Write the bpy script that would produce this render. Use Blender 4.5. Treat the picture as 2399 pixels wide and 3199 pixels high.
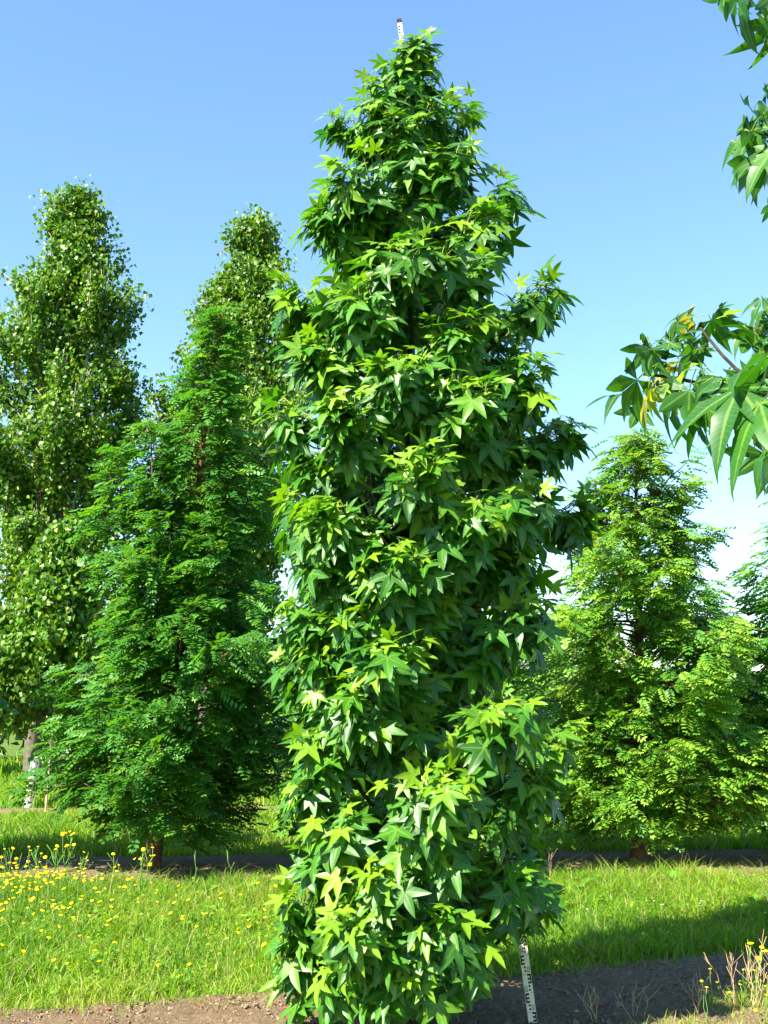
import bpy, math
import numpy as np
from mathutils import Vector, Matrix

for o in list(bpy.data.objects):
    bpy.data.objects.remove(o)
scene = bpy.context.scene
col = scene.collection
R = math.radians

# ------------------------------------------------------------------ camera, sky, sun, exposure
CAM_H, PITCH, F = 1.69, R(10.4), 3480.0 / 3199.0          # focal length in units of picture height
cam = bpy.data.cameras.new('camera')
cam.sensor_fit = 'VERTICAL'
cam.sensor_height = 24.0
cam.lens = 24.0 * F
cam.clip_start, cam.clip_end = 0.05, 3000.0
camo = bpy.data.objects.new('camera', cam)
camo.location = (0, 0, CAM_H)
camo.rotation_euler = (R(90) + PITCH, 0, 0)
col.objects.link(camo)
scene.camera = camo

SUN_EL, SUN_AZ = R(44), math.atan2(-0.74, -0.67)          # azimuth measured from +Y towards +X
SUN_DIR = np.array([math.sin(SUN_AZ) * math.cos(SUN_EL), math.cos(SUN_AZ) * math.cos(SUN_EL), math.sin(SUN_EL)])
world = bpy.data.worlds.new('World')
scene.world = world
world.use_nodes = True
wn = world.node_tree
bg = wn.nodes['Background']
sky = wn.nodes.new('ShaderNodeTexSky')
sky.sky_type = 'NISHITA'
sky.sun_disc = False
sky.sun_elevation = SUN_EL
sky.sun_rotation = SUN_AZ
sky.altitude = 0
sky.air_density = 1.5
sky.dust_density = 0.0
sky.ozone_density = 8.0
wn.links.new(sky.outputs[0], bg.inputs[0])
bg.inputs[1].default_value = 0.076
sun = bpy.data.lights.new('sun', 'SUN')
sun.energy = 5.0
sun.angle = R(0.55)
sun.color = (1.0, 0.93, 0.80)
suno = bpy.data.objects.new('sun', sun)
suno.rotation_euler = Vector((-SUN_DIR[0], -SUN_DIR[1], -SUN_DIR[2])).to_track_quat('-Z', 'Y').to_euler()
suno.location = (-10, -8, 14)
col.objects.link(suno)
scene.view_settings.view_transform = 'Standard'
scene.view_settings.look = 'None'
scene.view_settings.exposure = 2.0
scene.view_settings.gamma = 1.0
scene.view_settings.use_curve_mapping = False
scene.cycles.max_bounces = 8
scene.cycles.transmission_bounces = 6
scene.cycles.transparent_max_bounces = 4

UP = np.array([0, 0, 1.0])
rng = np.random.default_rng(7)


# ------------------------------------------------------------------ helpers
def tag(o, label=None, cat=None, group=None, kind=None):
    if label: o['label'] = label
    if cat: o['category'] = cat
    if group: o['group'] = group
    if kind: o['kind'] = kind
    return o


def link(name, data, parent=None):
    o = bpy.data.objects.new(name, data)
    col.objects.link(o)
    if parent is not None:
        o.parent = parent
    return o


def empty(name, loc=(0, 0, 0), rot=(0, 0, 0)):
    o = link(name, None)
    o.location = loc
    o.rotation_euler = rot
    o.empty_display_size = 0.1
    return o


def np_mesh(name, V, T, mat=None, attrs=None, smooth=True):
    V = np.asarray(V, np.float32); T = np.asarray(T, np.int32)
    me = bpy.data.meshes.new(name)
    me.vertices.add(len(V))
    me.vertices.foreach_set('co', V.ravel())
    me.loops.add(T.size)
    me.loops.foreach_set('vertex_index', T.ravel())
    me.polygons.add(len(T))
    me.polygons.foreach_set('loop_start', np.arange(0, T.size, 3, dtype=np.int32))
    if attrs:
        for k, a in attrs.items():
            at = me.attributes.new(k, 'FLOAT', 'POINT')
            at.data.foreach_set('value', np.asarray(a, np.float32))
    me.update(calc_edges=True)
    me.polygons.foreach_set('use_smooth', np.full(len(T), smooth, dtype=bool))
    if mat: me.materials.append(mat)
    return me


class Geo:
    """collects triangles with a tint per vertex"""
    def __init__(s): s.V, s.T, s.A, s.B, s.n = [], [], [], [], 0
    def add(s, V, T, tint=0.0, rib=0.0):
        V = np.asarray(V, float).reshape(-1, 3); T = np.asarray(T, int).reshape(-1, 3)
        s.V.append(V); s.T.append(T + s.n); s.n += len(V)
        s.A.append(np.broadcast_to(np.asarray(tint, float), (len(V),)))
        s.B.append(np.broadcast_to(np.asarray(rib, float), (len(V),)))
    def mesh(s, name, mat, smooth=True):
        return np_mesh(name, np.concatenate(s.V), np.concatenate(s.T), mat,
                       {'tint': np.concatenate(s.A), 'rib': np.concatenate(s.B)}, smooth)


def norm(v):
    v = np.asarray(v, float)
    return v / np.maximum(np.linalg.norm(v, axis=-1, keepdims=True), 1e-9)


def tube(pts, rad, seg=6, cap=True):
    pts = np.asarray(pts, float); rad = np.broadcast_to(np.asarray(rad, float), (len(pts),))
    d = norm(np.gradient(pts, axis=0))
    ref = np.array([1.0, 0, 0]) if abs(d[0, 0]) < 0.8 else np.array([0, 1.0, 0])
    V = []
    for i in range(len(pts)):
        a = norm(ref - d[i] * np.dot(ref, d[i])); b = np.cross(d[i], a); ref = a
        ang = np.arange(seg) * 2 * math.pi / seg
        V.append(pts[i] + rad[i] * (np.cos(ang)[:, None] * a + np.sin(ang)[:, None] * b))
    V = np.concatenate(V); T = []
    for i in range(len(pts) - 1):
        for j in range(seg):
            k = (j + 1) % seg
            p, q, r_, s_ = i * seg + j, i * seg + k, (i + 1) * seg + k, (i + 1) * seg + j
            T += [(p, q, r_), (p, r_, s_)]
    if cap:
        n = len(V); V = np.vstack([V, pts[-1]]); m = (len(pts) - 1) * seg
        T += [(m + j, m + (j + 1) % seg, n) for j in range(seg)]
    return V, np.array(T)


def bend(p0, p1, sag=0.0, n=5, wob=0.0):
    t = np.linspace(0, 1, n)[:, None]
    p = np.asarray(p0) * (1 - t) + np.asarray(p1) * t
    p = p + np.array([0, 0, 1.0]) * sag * 4 * t * (1 - t)
    if wob:
        w = rng.normal(0, wob, (n, 3)); w[0] = 0; w[-1] = 0
        p = p + w
    return p


def box(lo, hi):
    x0, y0, z0 = lo; x1, y1, z1 = hi
    V = [(x0, y0, z0), (x1, y0, z0), (x1, y1, z0), (x0, y1, z0), (x0, y0, z1), (x1, y0, z1), (x1, y1, z1), (x0, y1, z1)]
    T = [(0, 2, 1), (0, 3, 2), (4, 5, 6), (4, 6, 7), (0, 1, 5), (0, 5, 4), (1, 2, 6), (1, 6, 5), (2, 3, 7), (2, 7, 6), (3, 0, 4), (3, 4, 7)]
    return np.array(V, float), np.array(T)


# ------------------------------------------------------------------ materials
def new_mat(name):
    m = bpy.data.materials.new(name)
    m.use_nodes = True
    nt = m.node_tree
    return m, nt, nt.nodes, nt.links, nt.nodes['Principled BSDF'], nt.nodes['Material Output']


def attr(nt, name):
    a = nt.nodes.new('ShaderNodeAttribute'); a.attribute_name = name
    return a.outputs['Fac']


def ramp(nt, fac, stops):
    r = nt.nodes.new('ShaderNodeValToRGB')
    while len(r.color_ramp.elements) < len(stops): r.color_ramp.elements.new(0.5)
    for e, (p, c) in zip(r.color_ramp.elements, stops):
        e.position = p; e.color = (*c, 1)
    if fac is not None: nt.links.new(fac, r.inputs[0])
    return r.outputs[0]


def noise(nt, scale, detail=4, vec=None, rough=0.6):
    n = nt.nodes.new('ShaderNodeTexNoise')
    n.inputs['Scale'].default_value = scale; n.inputs['Detail'].default_value = detail; n.inputs['Roughness'].default_value = rough
    if vec is not None: nt.links.new(vec, n.inputs['Vector'])
    return n.outputs['Fac']


def position(nt):
    return nt.nodes.new('ShaderNodeNewGeometry').outputs['Position']


def mixc(nt, fac, a, b, mode='MIX'):
    m = nt.nodes.new('ShaderNodeMix'); m.data_type = 'RGBA'; m.blend_type = mode
    for s, v in ((m.inputs[0], fac), (m.inputs[6], a), (m.inputs[7], b)):
        if hasattr(v, 'is_output'): nt.links.new(v, s)
        elif isinstance(v, (int, float)): s.default_value = v
        else: s.default_value = (*v, 1)
    return m.outputs[2]


def bump(nt, h, strength, dist, bsdf):
    b = nt.nodes.new('ShaderNodeBump'); b.inputs['Strength'].default_value = strength; b.inputs['Distance'].default_value = dist
    nt.links.new(h, b.inputs['Height']); nt.links.new(b.outputs[0], bsdf.inputs['Normal'])


def leaf_mat(name, stops, trans_stops, trans=0.4, rough=0.4, spec=0.5, rib_col=None, vary=3.0):
    m, nt, N, L, b, out = new_mat(name)
    t = attr(nt, 'tint')
    c = ramp(nt, t, stops)
    n = noise(nt, vary, 3, position(nt))
    c = mixc(nt, 0.45, c, ramp(nt, n, [(0.3, (0.45, 0.5, 0.45)), (0.7, (1, 1, 1))]), 'MULTIPLY')
    if rib_col:
        r = attr(nt, 'rib')
        rr = ramp(nt, r, [(0.80, (0, 0, 0)), (0.97, (0.40, 0.40, 0.40))])
        c = mixc(nt, rr, c, rib_col)
        # side veins slanting from the midrib, and small blemishes
        al = attr(nt, 'along')
        def mth(op, x, y=None):
            q = N.new('ShaderNodeMath'); q.operation = op
            for k_, v in ((0, x), (1, y)):
                if v is None: continue
                if hasattr(v, 'is_output'): L.new(v, q.inputs[k_])
                else: q.inputs[k_].default_value = v
            return q.outputs[0]
        ph = mth('SUBTRACT', mth('MULTIPLY', al, 105.0), mth('MULTIPLY', mth('SUBTRACT', 1.0, r), 9.0))
        ln = mth('MULTIPLY', mth('POWER', mth('ABSOLUTE', mth('SINE', mth('MULTIPLY', ph, 0.5))), 14.0), mth('GREATER_THAN', al, 0.02))
        c = mixc(nt, mth('MULTIPLY', ln, 0.09), c, rib_col)
        sp = ramp(nt, noise(nt, 85, 3, position(nt)), [(0.30, (0.62, 0.60, 0.50)), (0.42, (1, 1, 1))])
        c = mixc(nt, 0.8, c, sp, 'MULTIPLY')
    L.new(c, b.inputs['Base Color'])
    b.inputs['Roughness'].default_value = rough
    b.inputs['Specular IOR Level'].default_value = spec
    tr = N.new('ShaderNodeBsdfTranslucent')
    L.new(ramp(nt, t, trans_stops), tr.inputs[0])
    mx = N.new('ShaderNodeMixShader'); mx.inputs[0].default_value = trans
    L.new(b.outputs[0], mx.inputs[1]); L.new(tr.outputs[0], mx.inputs[2]); L.new(mx.outputs[0], out.inputs[0])
    return m


M = {}
M['sweetgum'] = leaf_mat('sweetgum_leaf', [(0.0, (0.012, 0.075, 0.010)), (0.4, (0.046, 0.18, 0.009)), (0.8, (0.22, 0.37, 0.008)), (1.0, (0.34, 0.33, 0.012))],
                         [(0.0, (0.03, 0.20, 0.004)), (0.6, (0.16, 0.46, 0.006)), (0.85, (0.42, 0.58, 0.01)), (1.0, (0.58, 0.50, 0.02))], 0.29, 0.43, 0.42, (0.24, 0.36, 0.05), 6.0)
M['redwood'] = leaf_mat('conifer_spray', [(0.0, (0.013, 0.085, 0.014)), (0.5, (0.055, 0.20, 0.018)), (1.0, (0.24, 0.40, 0.035))],
                        [(0.0, (0.05, 0.28, 0.012)), (0.6, (0.17, 0.44, 0.012)), (1.0, (0.42, 0.56, 0.02))], 0.32, 0.5, 0.4, None, 1.2)
M['poplar'] = leaf_mat('poplar_leaf', [(0.0, (0.022, 0.09, 0.008)), (0.6, (0.085, 0.205, 0.007)), (0.9, (0.19, 0.30, 0.012)), (1.0, (0.28, 0.34, 0.16))],
                       [(0.0, (0.05, 0.20, 0.01)), (0.6, (0.17, 0.37, 0.01)), (1.0, (0.42, 0.48, 0.03))], 0.26, 0.46, 0.35, None, 0.6)
M['grass'] = leaf_mat('grass_blade', [(0.0, (0.036, 0.14, 0.005)), (0.5, (0.11, 0.26, 0.006)), (0.85, (0.24, 0.36, 0.010)), (1.0, (0.42, 0.34, 0.14))],
                      [(0.0, (0.10, 0.34, 0.006)), (0.55, (0.27, 0.50, 0.008)), (0.85, (0.46, 0.57, 0.015)), (1.0, (0.50, 0.42, 0.16))], 0.42, 0.55, 0.3, None, 1.4)


def plain(name, colr, rough=0.6, spec=0.4, nscale=None, amount=0.3, bumps=None):
    m, nt, N, L, b, out = new_mat(name)
    if nscale:
        n = noise(nt, nscale, 6, position(nt))
        dark = tuple(x * (1 - amount) for x in colr); light = tuple(min(1, x * (1 + amount)) for x in colr)
        L.new(ramp(nt, n, [(0.3, dark), (0.7, light)]), b.inputs['Base Color'])
        if bumps: bump(nt, n, bumps, 0.02, b)
    else:
        b.inputs['Base Color'].default_value = (*colr, 1)
    b.inputs['Roughness'].default_value = rough
    b.inputs['Specular IOR Level'].default_value = spec
    return m


M['bark'] = plain('sweetgum_bark', (0.036, 0.032, 0.018), 0.9, 0.2, 30, 0.5, 0.6)
M['redbark'] = plain('redwood_bark', (0.12, 0.065, 0.04), 0.9, 0.2, 18, 0.5, 0.7)
m, nt, N, L, b, out = new_mat('poplar_bark')
p = position(nt)
sx = nt.nodes.new('ShaderNodeSeparateXYZ'); L.new(p, sx.inputs[0])
mr = nt.nodes.new('ShaderNodeMapRange'); mr.inputs[1].default_value = 2.0; mr.inputs[2].default_value = 8.0; L.new(sx.outputs[2], mr.inputs[0])
n_ = noise(nt, 5, 6, p)
L.new(mixc(nt, mr.outputs[0], ramp(nt, n_, [(0.3, (0.05, 0.04, 0.03)), (0.7, (0.14, 0.11, 0.08))]), ramp(nt, n_, [(0.3, (0.20, 0.16, 0.11)), (0.7, (0.42, 0.36, 0.27))])), b.inputs['Base Color'])
b.inputs['Roughness'].default_value = 0.85
bump(nt, n_, 0.4, 0.03, b)
M['popbark'] = m
M['twig'] = plain('green_twig', (0.20, 0.22, 0.05), 0.6, 0.3, 12, 0.4)
M['yellow'] = plain('yellow_petal', (0.85, 0.55, 0.005), 0.6, 0.2, 30, 0.2)
M['stem'] = plain('flower_stem', (0.10, 0.22, 0.03), 0.6, 0.3, 8, 0.3)
M['dry'] = plain('dry_stalk', (0.42, 0.30, 0.16), 0.85, 0.2, 12, 0.35)
M['redleaf'] = plain('dry_red_leaf', (0.26, 0.06, 0.03), 0.8, 0.2, 20, 0.5)
M['dock'] = leaf_mat('dock_leaf', [(0, (0.05, 0.20, 0.01)), (1, (0.14, 0.30, 0.02))], [(0, (0.15, 0.42, 0.01)), (1, (0.3, 0.5, 0.02))], 0.35, 0.45, 0.4, (0.3, 0.42, 0.1), 5)
M['staff'] = plain('staff_enamel', (0.74, 0.70, 0.58), 0.45, 0.4, 14, 0.10)
M['black'] = plain('staff_print', (0.012, 0.012, 0.013), 0.5, 0.4)
M['rust'] = plain('rusty_cap', (0.05, 0.022, 0.016), 0.8, 0.2, 60, 0.5)
M['guard'] = plain('tree_guard_plastic', (0.78, 0.77, 0.74), 0.5, 0.4, 10, 0.08)
M['cane'] = plain('bamboo_cane', (0.42, 0.32, 0.20), 0.6, 0.3, 14, 0.3)
M['white'] = plain('white_petal', (0.75, 0.70, 0.74), 0.6, 0.2)

# ground under the grass
m, nt, N, L, b, out = new_mat('turf_soil')
p = position(nt)
L.new(mixc(nt, 0.5, ramp(nt, noise(nt, 0.9, 5, p), [(0.35, (0.05, 0.115, 0.012)), (0.65, (0.10, 0.17, 0.02))]),
           ramp(nt, noise(nt, 14, 6, p), [(0.3, (0.035, 0.06, 0.012)), (0.7, (0.13, 0.17, 0.04))])), b.inputs['Base Color'])
b.inputs['Roughness'].default_value = 0.95; b.inputs['Specular IOR Level'].default_value = 0.1
bump(nt, noise(nt, 22, 6, p), 0.9, 0.05, b)
M['turf'] = m
m, nt, N, L, b, out = new_mat('bare_soil')
p = position(nt)
c = mixc(nt, 0.55, ramp(nt, noise(nt, 1.6, 5, p), [(0.3, (0.14, 0.09, 0.048)), (0.7, (0.30, 0.205, 0.11))]),
         ramp(nt, noise(nt, 38, 8, p, 0.7), [(0.3, (0.06, 0.042, 0.027)), (0.52, (0.20, 0.145, 0.09)), (0.72, (0.42, 0.33, 0.22))]))
L.new(c, b.inputs['Base Color'])
b.inputs['Roughness'].default_value = 0.95; b.inputs['Specular IOR Level'].default_value = 0.15
bump(nt, noise(nt, 55, 10, p, 0.75), 1.0, 0.03, b)
M['soil'] = m
M['clod'] = plain('soil_clod', (0.19, 0.138, 0.09), 0.95, 0.1, 40, 0.5, 0.5)

# ------------------------------------------------------------------ ground and soil strips
g = Geo()
xs = np.array([-1500, -300, -80, -30, -15, -8, -4, 0, 4, 8, 15, 30, 80, 300, 1500.0]); ys = np.array([-1500, -200, -20, 0, 5, 10, 15, 20, 25, 30, 40, 60, 120, 400, 1500.0])
X, Y = np.meshgrid(xs, ys)
V = np.stack([X.ravel(), Y.ravel(), np.zeros(X.size)], 1)
def grid_tris(nx, ny):
    i, j = np.meshgrid(np.arange(nx - 1), np.arange(ny - 1)); a = (j * nx + i).ravel()
    return np.concatenate([np.stack([a, a + 1, a + nx + 1], 1), np.stack([a, a + nx + 1, a + nx], 1)])
g.add(V, grid_tris(len(xs), len(ys)))
tag(link('ground', g.mesh('ground', M['turf'])), 'flat nursery ground under the grass reaching to the horizon', 'ground', kind='structure')


def vnoise(x, y, s, seed):
    """cheap smooth value noise in -1..1"""
    r = np.random.default_rng(seed)
    ph = r.uniform(0, 6.28, (8,)); fx = r.uniform(0.5, 1.6, 8) * s; an = r.uniform(0, 6.28, 8)
    out = 0
    for k in range(8):
        out = out + np.sin((x * np.cos(an[k]) + y * np.sin(an[k])) * fx[k] + ph[k])
    return out / 4.0


FRONT = np.array([(-8, 4.9), (-2.21, 6.84), (-1.47, 7.01), (-1.15, 7.15), (-0.72, 7.24), (0.74, 7.72), (1.6, 8.03), (2.55, 8.42), (2.9, 8.55), (8, 10.3)])
def front_far(x): return np.interp(x, FRONT[:, 0], FRONT[:, 1]) - 0.02
def front_near(x): return 5.93 + 0.33 * x
def row2_near(x): return 12.0 + 0.085 * x
def row2_far(x): return 14.25 + 0.09 * x
def row3_near(x): return 20.3 + 0.13 * x
def row3_far(x): return 22.0 + 0.13 * x
def row4_near(x): return 28.6 + 0.13 * x
def row4_far(x): return 30.0 + 0.13 * x


def soil_strip(name, fn, ff, x0, x1, nx, ny, seed, label):
    x = np.linspace(x0, x1, nx); v = np.linspace(0, 1, ny)
    X, Vv = np.meshgrid(x, v)
    Yn = fn(X) - 0.12; Yf = ff(X) + 0.12
    Y = Yn + (Yf - Yn) * Vv
    edge = np.minimum(Vv, 1 - Vv) * (Yf - Yn)
    rough = vnoise(X, Y, 6, seed) * 0.012 + vnoise(X, Y, 19, seed + 1) * 0.010 + vnoise(X, Y, 50, seed + 2) * 0.006 + np.random.default_rng(seed).normal(0, 0.006, X.shape)
    Z = np.clip(edge * 0.28 - 0.012, -0.012, 0.03) + rough * np.clip(edge * 5, 0.2, 1) + 0.006
    g = Geo(); g.add(np.stack([X.ravel(), Y.ravel(), Z.ravel()], 1), grid_tris(nx, ny))
    return tag(link(name, g.mesh(name, M['soil'])), label, 'soil', kind='structure')


soil_strip('soil_strip', front_near, front_far, -4.5, 5, 420, 90, 11, 'bare soil strip under the broad-leaved tree in front')
soil_strip('soil_strip', row2_near, row2_far, -12, 12, 240, 40, 12, 'shaded bare soil strip along the row of conifers')
soil_strip('soil_strip', row3_near, row3_far, -20, 20, 160, 14, 13, 'narrow sunlit bare soil strip behind the conifers')
soil_strip('soil_strip', row4_near, row4_far, -26, 26, 160, 14, 14, 'farthest bare soil strip below the poplars')

# ------------------------------------------------------------------ leaf templates
def lobed_leaf(r, fine=False):
    """five-lobed star leaf, blade centre at the origin, central lobe along +y, upper face +z, petiole running back"""
    g = Geo()
    lobes = [(0, 1.05, .165), (58, .97, .15), (-58, .97, .15), (116, .62, .115), (-116, .62, .115)]
    if fine: lobes = [(0, 1.0, .155), (44, .92, .145), (-44, .92, .145), (98, .55, .11), (-98, .55, .11)]
    if fine: ss = np.array([.34, .42, .51, .62, .73, .84, .93])
    else: ss = np.array([.31, .54, .77])
    fold = r.uniform(.12, .5); base_droop = r.uniform(.0, .18) if not fine else r.uniform(.2, .6)
    rc = math.tan(R(28))
    for ang, Ln, w in lobes:
        Ln = Ln * r.uniform(.9, 1.08); a0 = R(ang + r.normal(0, 1.5))
        droop = base_droop * r.uniform(.5, 1.5) + (.12 if abs(ang) > 90 else 0); curve = r.normal(0, .09); tw = r.normal(0, .45)
        prof = np.interp(ss, [0, .31, .52, .75, .9, 1], [0, 1.0, 1, .62, .23, 0]) * w
        prof[0] = .34 * math.tan(R(22.5)) if fine else .31 * math.tan(R(29.6))
        if fine:
            prof[1:] = prof[1:] * np.where(np.arange(len(ss) - 1) % 2, .95, 1.05)
        ra = ss * Ln; ra[0] = .34 if fine else .31
        P = [(0, 0, 0)]; rib = [1.0]; alo = [0.0]
        for s_, a, hw in zip(ss, ra, prof):
            for side in (0, -1, 1):
                bb = side * hw + curve * a * a
                z = fold * abs(side) * hw * (.35 if s_ == ss[0] else 1) - droop * a * a + side * hw * tw * max(0, a - .2)
                P.append((bb, a, z)); rib.append(1.0 if side == 0 else 0.0); alo.append(a)
        P.append((curve * Ln * Ln, Ln, -droop * Ln * Ln * 1.15)); rib.append(.6); alo.append(Ln)
        P = np.array(P)
        x = P[:, 0] * math.cos(a0) + P[:, 1] * math.sin(a0); y = -P[:, 0] * math.sin(a0) + P[:, 1] * math.cos(a0)
        P = np.stack([x, y, P[:, 2]], 1)
        n = len(ss); T = [(0, 1, 2), (0, 3, 1)]
        for k in range(n - 1):
            c0, l0, r0 = 1 + 3 * k, 2 + 3 * k, 3 + 3 * k; c1, l1, r1 = c0 + 3, l0 + 3, r0 + 3
            T += [(c0, c1, l1), (c0, l1, l0), (c0, r0, r1), (c0, r1, c1)]
        k = n - 1; T += [(1 + 3 * k, len(P) - 1, 2 + 3 * k), (1 + 3 * k, 3 + 3 * k, len(P) - 1)]
        T = [(a, c, b) for a, b, c in T]
        g.add(P, T, alo, rib)
    # petiole
    k = r.uniform(.8, 1.35) if not fine else r.uniform(.5, .8)
    pts = np.array([(0, 0, 0), (0, -.28 * k, -.10 * k), (0, -.62 * k, -.42 * k)])
    V, T = tube(pts, [.016, .013, .016] if not fine else [.013, .011, .014], 3, False)
    g.add(V, T, 0, 1.0)
    return np.concatenate(g.V), np.concatenate(g.T), np.concatenate(g.B), pts[-1], np.concatenate(g.A)


TR = np.random.default_rng(3)
LEAVES = [lobed_leaf(TR) for _ in range(14)]
LEAVES_FINE = [lobed_leaf(TR, True) for _ in range(10)]


def frames(tip, nrm):
    """rotation matrices whose columns are lateral, tip, normal"""
    t = norm(tip); n = norm(nrm - t * np.sum(nrm * t, -1, keepdims=True)); x = np.cross(t, n)
    return np.stack([x, t, n], -1)


def scatter(geo, templates, which, Mx, pos, tint):
    """append transformed copies of (V, T, rib) templates"""
    for k, tm in enumerate(templates):
        idx = np.nonzero(which == k)[0]
        if not len(idx): continue
        V, T, rib = tm[0], tm[1], tm[2]
        W = pos[idx][:, None, :] + np.einsum('nij,vj->nvi', Mx[idx], V)
        TT = T[None] + (np.arange(len(idx)) * len(V))[:, None, None]
        geo.add(W.reshape(-1, 3), TT.reshape(-1, 3), np.repeat(tint[idx], len(V)), np.tile(rib, len(idx)))


TINTS = np.linspace(0, 1, 11)
_leaf_meshes = {}
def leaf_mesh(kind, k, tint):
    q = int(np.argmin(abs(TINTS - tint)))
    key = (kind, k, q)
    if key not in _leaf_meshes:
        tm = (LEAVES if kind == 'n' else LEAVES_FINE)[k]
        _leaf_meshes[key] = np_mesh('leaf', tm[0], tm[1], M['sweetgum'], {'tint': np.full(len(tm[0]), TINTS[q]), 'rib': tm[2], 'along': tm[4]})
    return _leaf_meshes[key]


def leaf_object(parent, kind, k, Mx, pos, tint):
    o = link('leaf', leaf_mesh(kind, k, tint), parent)
    m = Matrix.Identity(4)
    for i in range(3):
        for j in range(3): m[i][j] = float(Mx[i, j])
        m[i][3] = float(pos[i])
    o.matrix_local = m
    return o


def shoot_leaves(r, base, tipp, outward, n, size, young=0.3):
    young = max(.12, young)
    """leaves round one shoot: returns list of (template, matrix, position, tint)"""
    out = []
    ax = norm(tipp - base); Ls = np.linalg.norm(tipp - base)
    a = norm(np.cross(ax, UP + r.normal(0, .2, 3))); b = np.cross(ax, a)
    az = r.uniform(0, 6.28)
    for i in range(n):
        f = (i + .6) / n
        az += 2.4
        d = norm((math.cos(az) * a + math.sin(az) * b) * .9 + ax * (.15 + .7 * f * f) + outward * .55 + r.normal(0, .18, 3))
        dh = norm(d * (1, 1, .25))
        yo = max(0.0, (f - (1 - young)) / young)
        sz = size * r.uniform(.6, 1.18) * (1 - .40 * yo)
        tip = dh * (.42 + .3 * yo) + UP * (-.85 + .6 * yo) + r.normal(0, .40, 3)
        nr = d * .35 + outward * .6 + UP * (.3 + .3 * yo) + SUN_DIR * .45 + r.normal(0, .42, 3)
        fr = frames(tip, nr)
        k = int(r.integers(len(LEAVES)))
        p = base + ax * Ls * f
        Mx = fr * sz
        pos = p - Mx @ LEAVES[k][3]
        t = np.clip(r.normal(.30, .15) + .50 * yo + (.25 if r.random() < .05 else 0), 0, .68)
        out.append((k, Mx, pos, t))
    return out


# ------------------------------------------------------------------ the sweetgum in the middle
# leafy side branches: x, y, z of the clump, its half width and half height in metres
CLUMPS = [(0.20, 6.36, 5.90, 0.13, 0.12), (0.10, 6.33, 5.70, 0.15, 0.13), (0.27, 6.35, 5.62, 0.15, 0.13), (0.17, 6.32, 5.77, 0.13, 0.16), (-0.02, 6.2, 5.28, 0.2, 0.14), (0.30, 6.15, 5.30, 0.18, 0.14), (0.66, 6.1, 4.75, 0.16, 0.13), (-0.42, 6.0, 2.85, 0.18, 0.14), (-0.45, 6.05, 3.85, 0.17, 0.13), (0.03, 6.25, 5.51, 0.19, 0.13), (-0.25, 6.45, 5.38, 0.15, 0.13), (0.14, 6.13, 5.17, 0.2, 0.15), (0.43, 6.12, 4.98, 0.2, 0.14), (-0.13, 6.09, 4.82, 0.23, 0.15), (-0.34, 6.17, 4.65, 0.17, 0.17), (0.19, 6.22, 4.71, 0.2, 0.15), (0.53, 6.01, 4.49, 0.19, 0.16), (0.14, 5.74, 4.19, 0.29, 0.15), (-0.46, 6.02, 4.04, 0.19, 0.14), (-0.13, 5.82, 3.94, 0.24, 0.15), (0.49, 5.85, 4.12, 0.19, 0.15), (0.87, 6.08, 4.09, 0.2, 0.19), (0.43, 5.8, 3.77, 0.24, 0.17), (-0.33, 5.89, 3.67, 0.23, 0.17), (0.1, 5.74, 3.52, 0.26, 0.17), (0.77, 5.95, 3.58, 0.23, 0.17), (-0.53, 6.02, 3.39, 0.2, 0.14), (-0.2, 5.7, 3.3, 0.24, 0.17), (0.47, 5.78, 3.4, 0.26, 0.19), (0.99, 6.15, 3.34, 0.2, 0.13), (0.63, 6.15, 3.19, 0.22, 0.15), (0.17, 5.66, 2.98, 0.26, 0.17), (-0.27, 6.1, 3.06, 0.19, 0.15), (-0.2, 5.85, 2.73, 0.27, 0.19), (0.42, 5.8, 2.79, 0.29, 0.19), (0.76, 5.97, 2.9, 0.22, 0.17), (1.11, 6.45, 2.92, 0.16, 0.16), (-0.35, 5.96, 2.57, 0.2, 0.15), (0.07, 5.79, 2.52, 0.29, 0.19), (0.65, 6.2, 2.59, 0.22, 0.2), (-0.43, 6.07, 2.28, 0.19, 0.16), (-0.15, 5.88, 2.21, 0.22, 0.17), (0.27, 6.15, 2.33, 0.27, 0.17), (0.78, 6.07, 2.28, 0.19, 0.16), (0.05, 5.84, 2.04, 0.27, 0.17), (-0.35, 6.02, 2.05, 0.15, 0.15), (0.54, 6.2, 2.12, 0.22, 0.17), (-0.17, 5.93, 1.8, 0.3, 0.17), (0.53, 5.83, 1.71, 0.3, 0.17), (-0.34, 6.03, 1.59, 0.16, 0.15), (0.17, 6.12, 1.64, 0.27, 0.17), (0.86, 6.22, 1.58, 0.18, 0.16), (-0.39, 6.04, 1.35, 0.16, 0.15), (0.24, 5.72, 1.36, 0.27, 0.19), (0.73, 6.04, 1.37, 0.23, 0.15), (-0.19, 5.91, 1.15, 0.22, 0.17), (0.57, 6.2, 1.17, 0.25, 0.17), (0.26, 5.82, 1.13, 0.24, 0.17), (-0.31, 6.0, 0.98, 0.15, 0.15), (0.0, 5.85, 0.93, 0.27, 0.17), (0.37, 6.15, 0.9, 0.24, 0.17), (0.65, 5.99, 0.91, 0.2, 0.15), (-0.44, 6.16, 0.75, 0.14, 0.13), (-0.12, 5.8, 0.74, 0.25, 0.17), (0.23, 5.85, 0.71, 0.27, 0.15), (0.81, 6.19, 0.71, 0.19, 0.12), (-0.44, 6.22, 0.48, 0.18, 0.13), (0.05, 5.87, 0.52, 0.27, 0.15), (0.37, 5.89, 0.52, 0.2, 0.15), (-0.47, 6.37, 0.26, 0.13, 0.12), (-0.21, 5.99, 0.39, 0.2, 0.12), (0.12, 5.88, 0.39, 0.22, 0.11), (0.44, 5.93, 0.36, 0.11, 0.11)]
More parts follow.
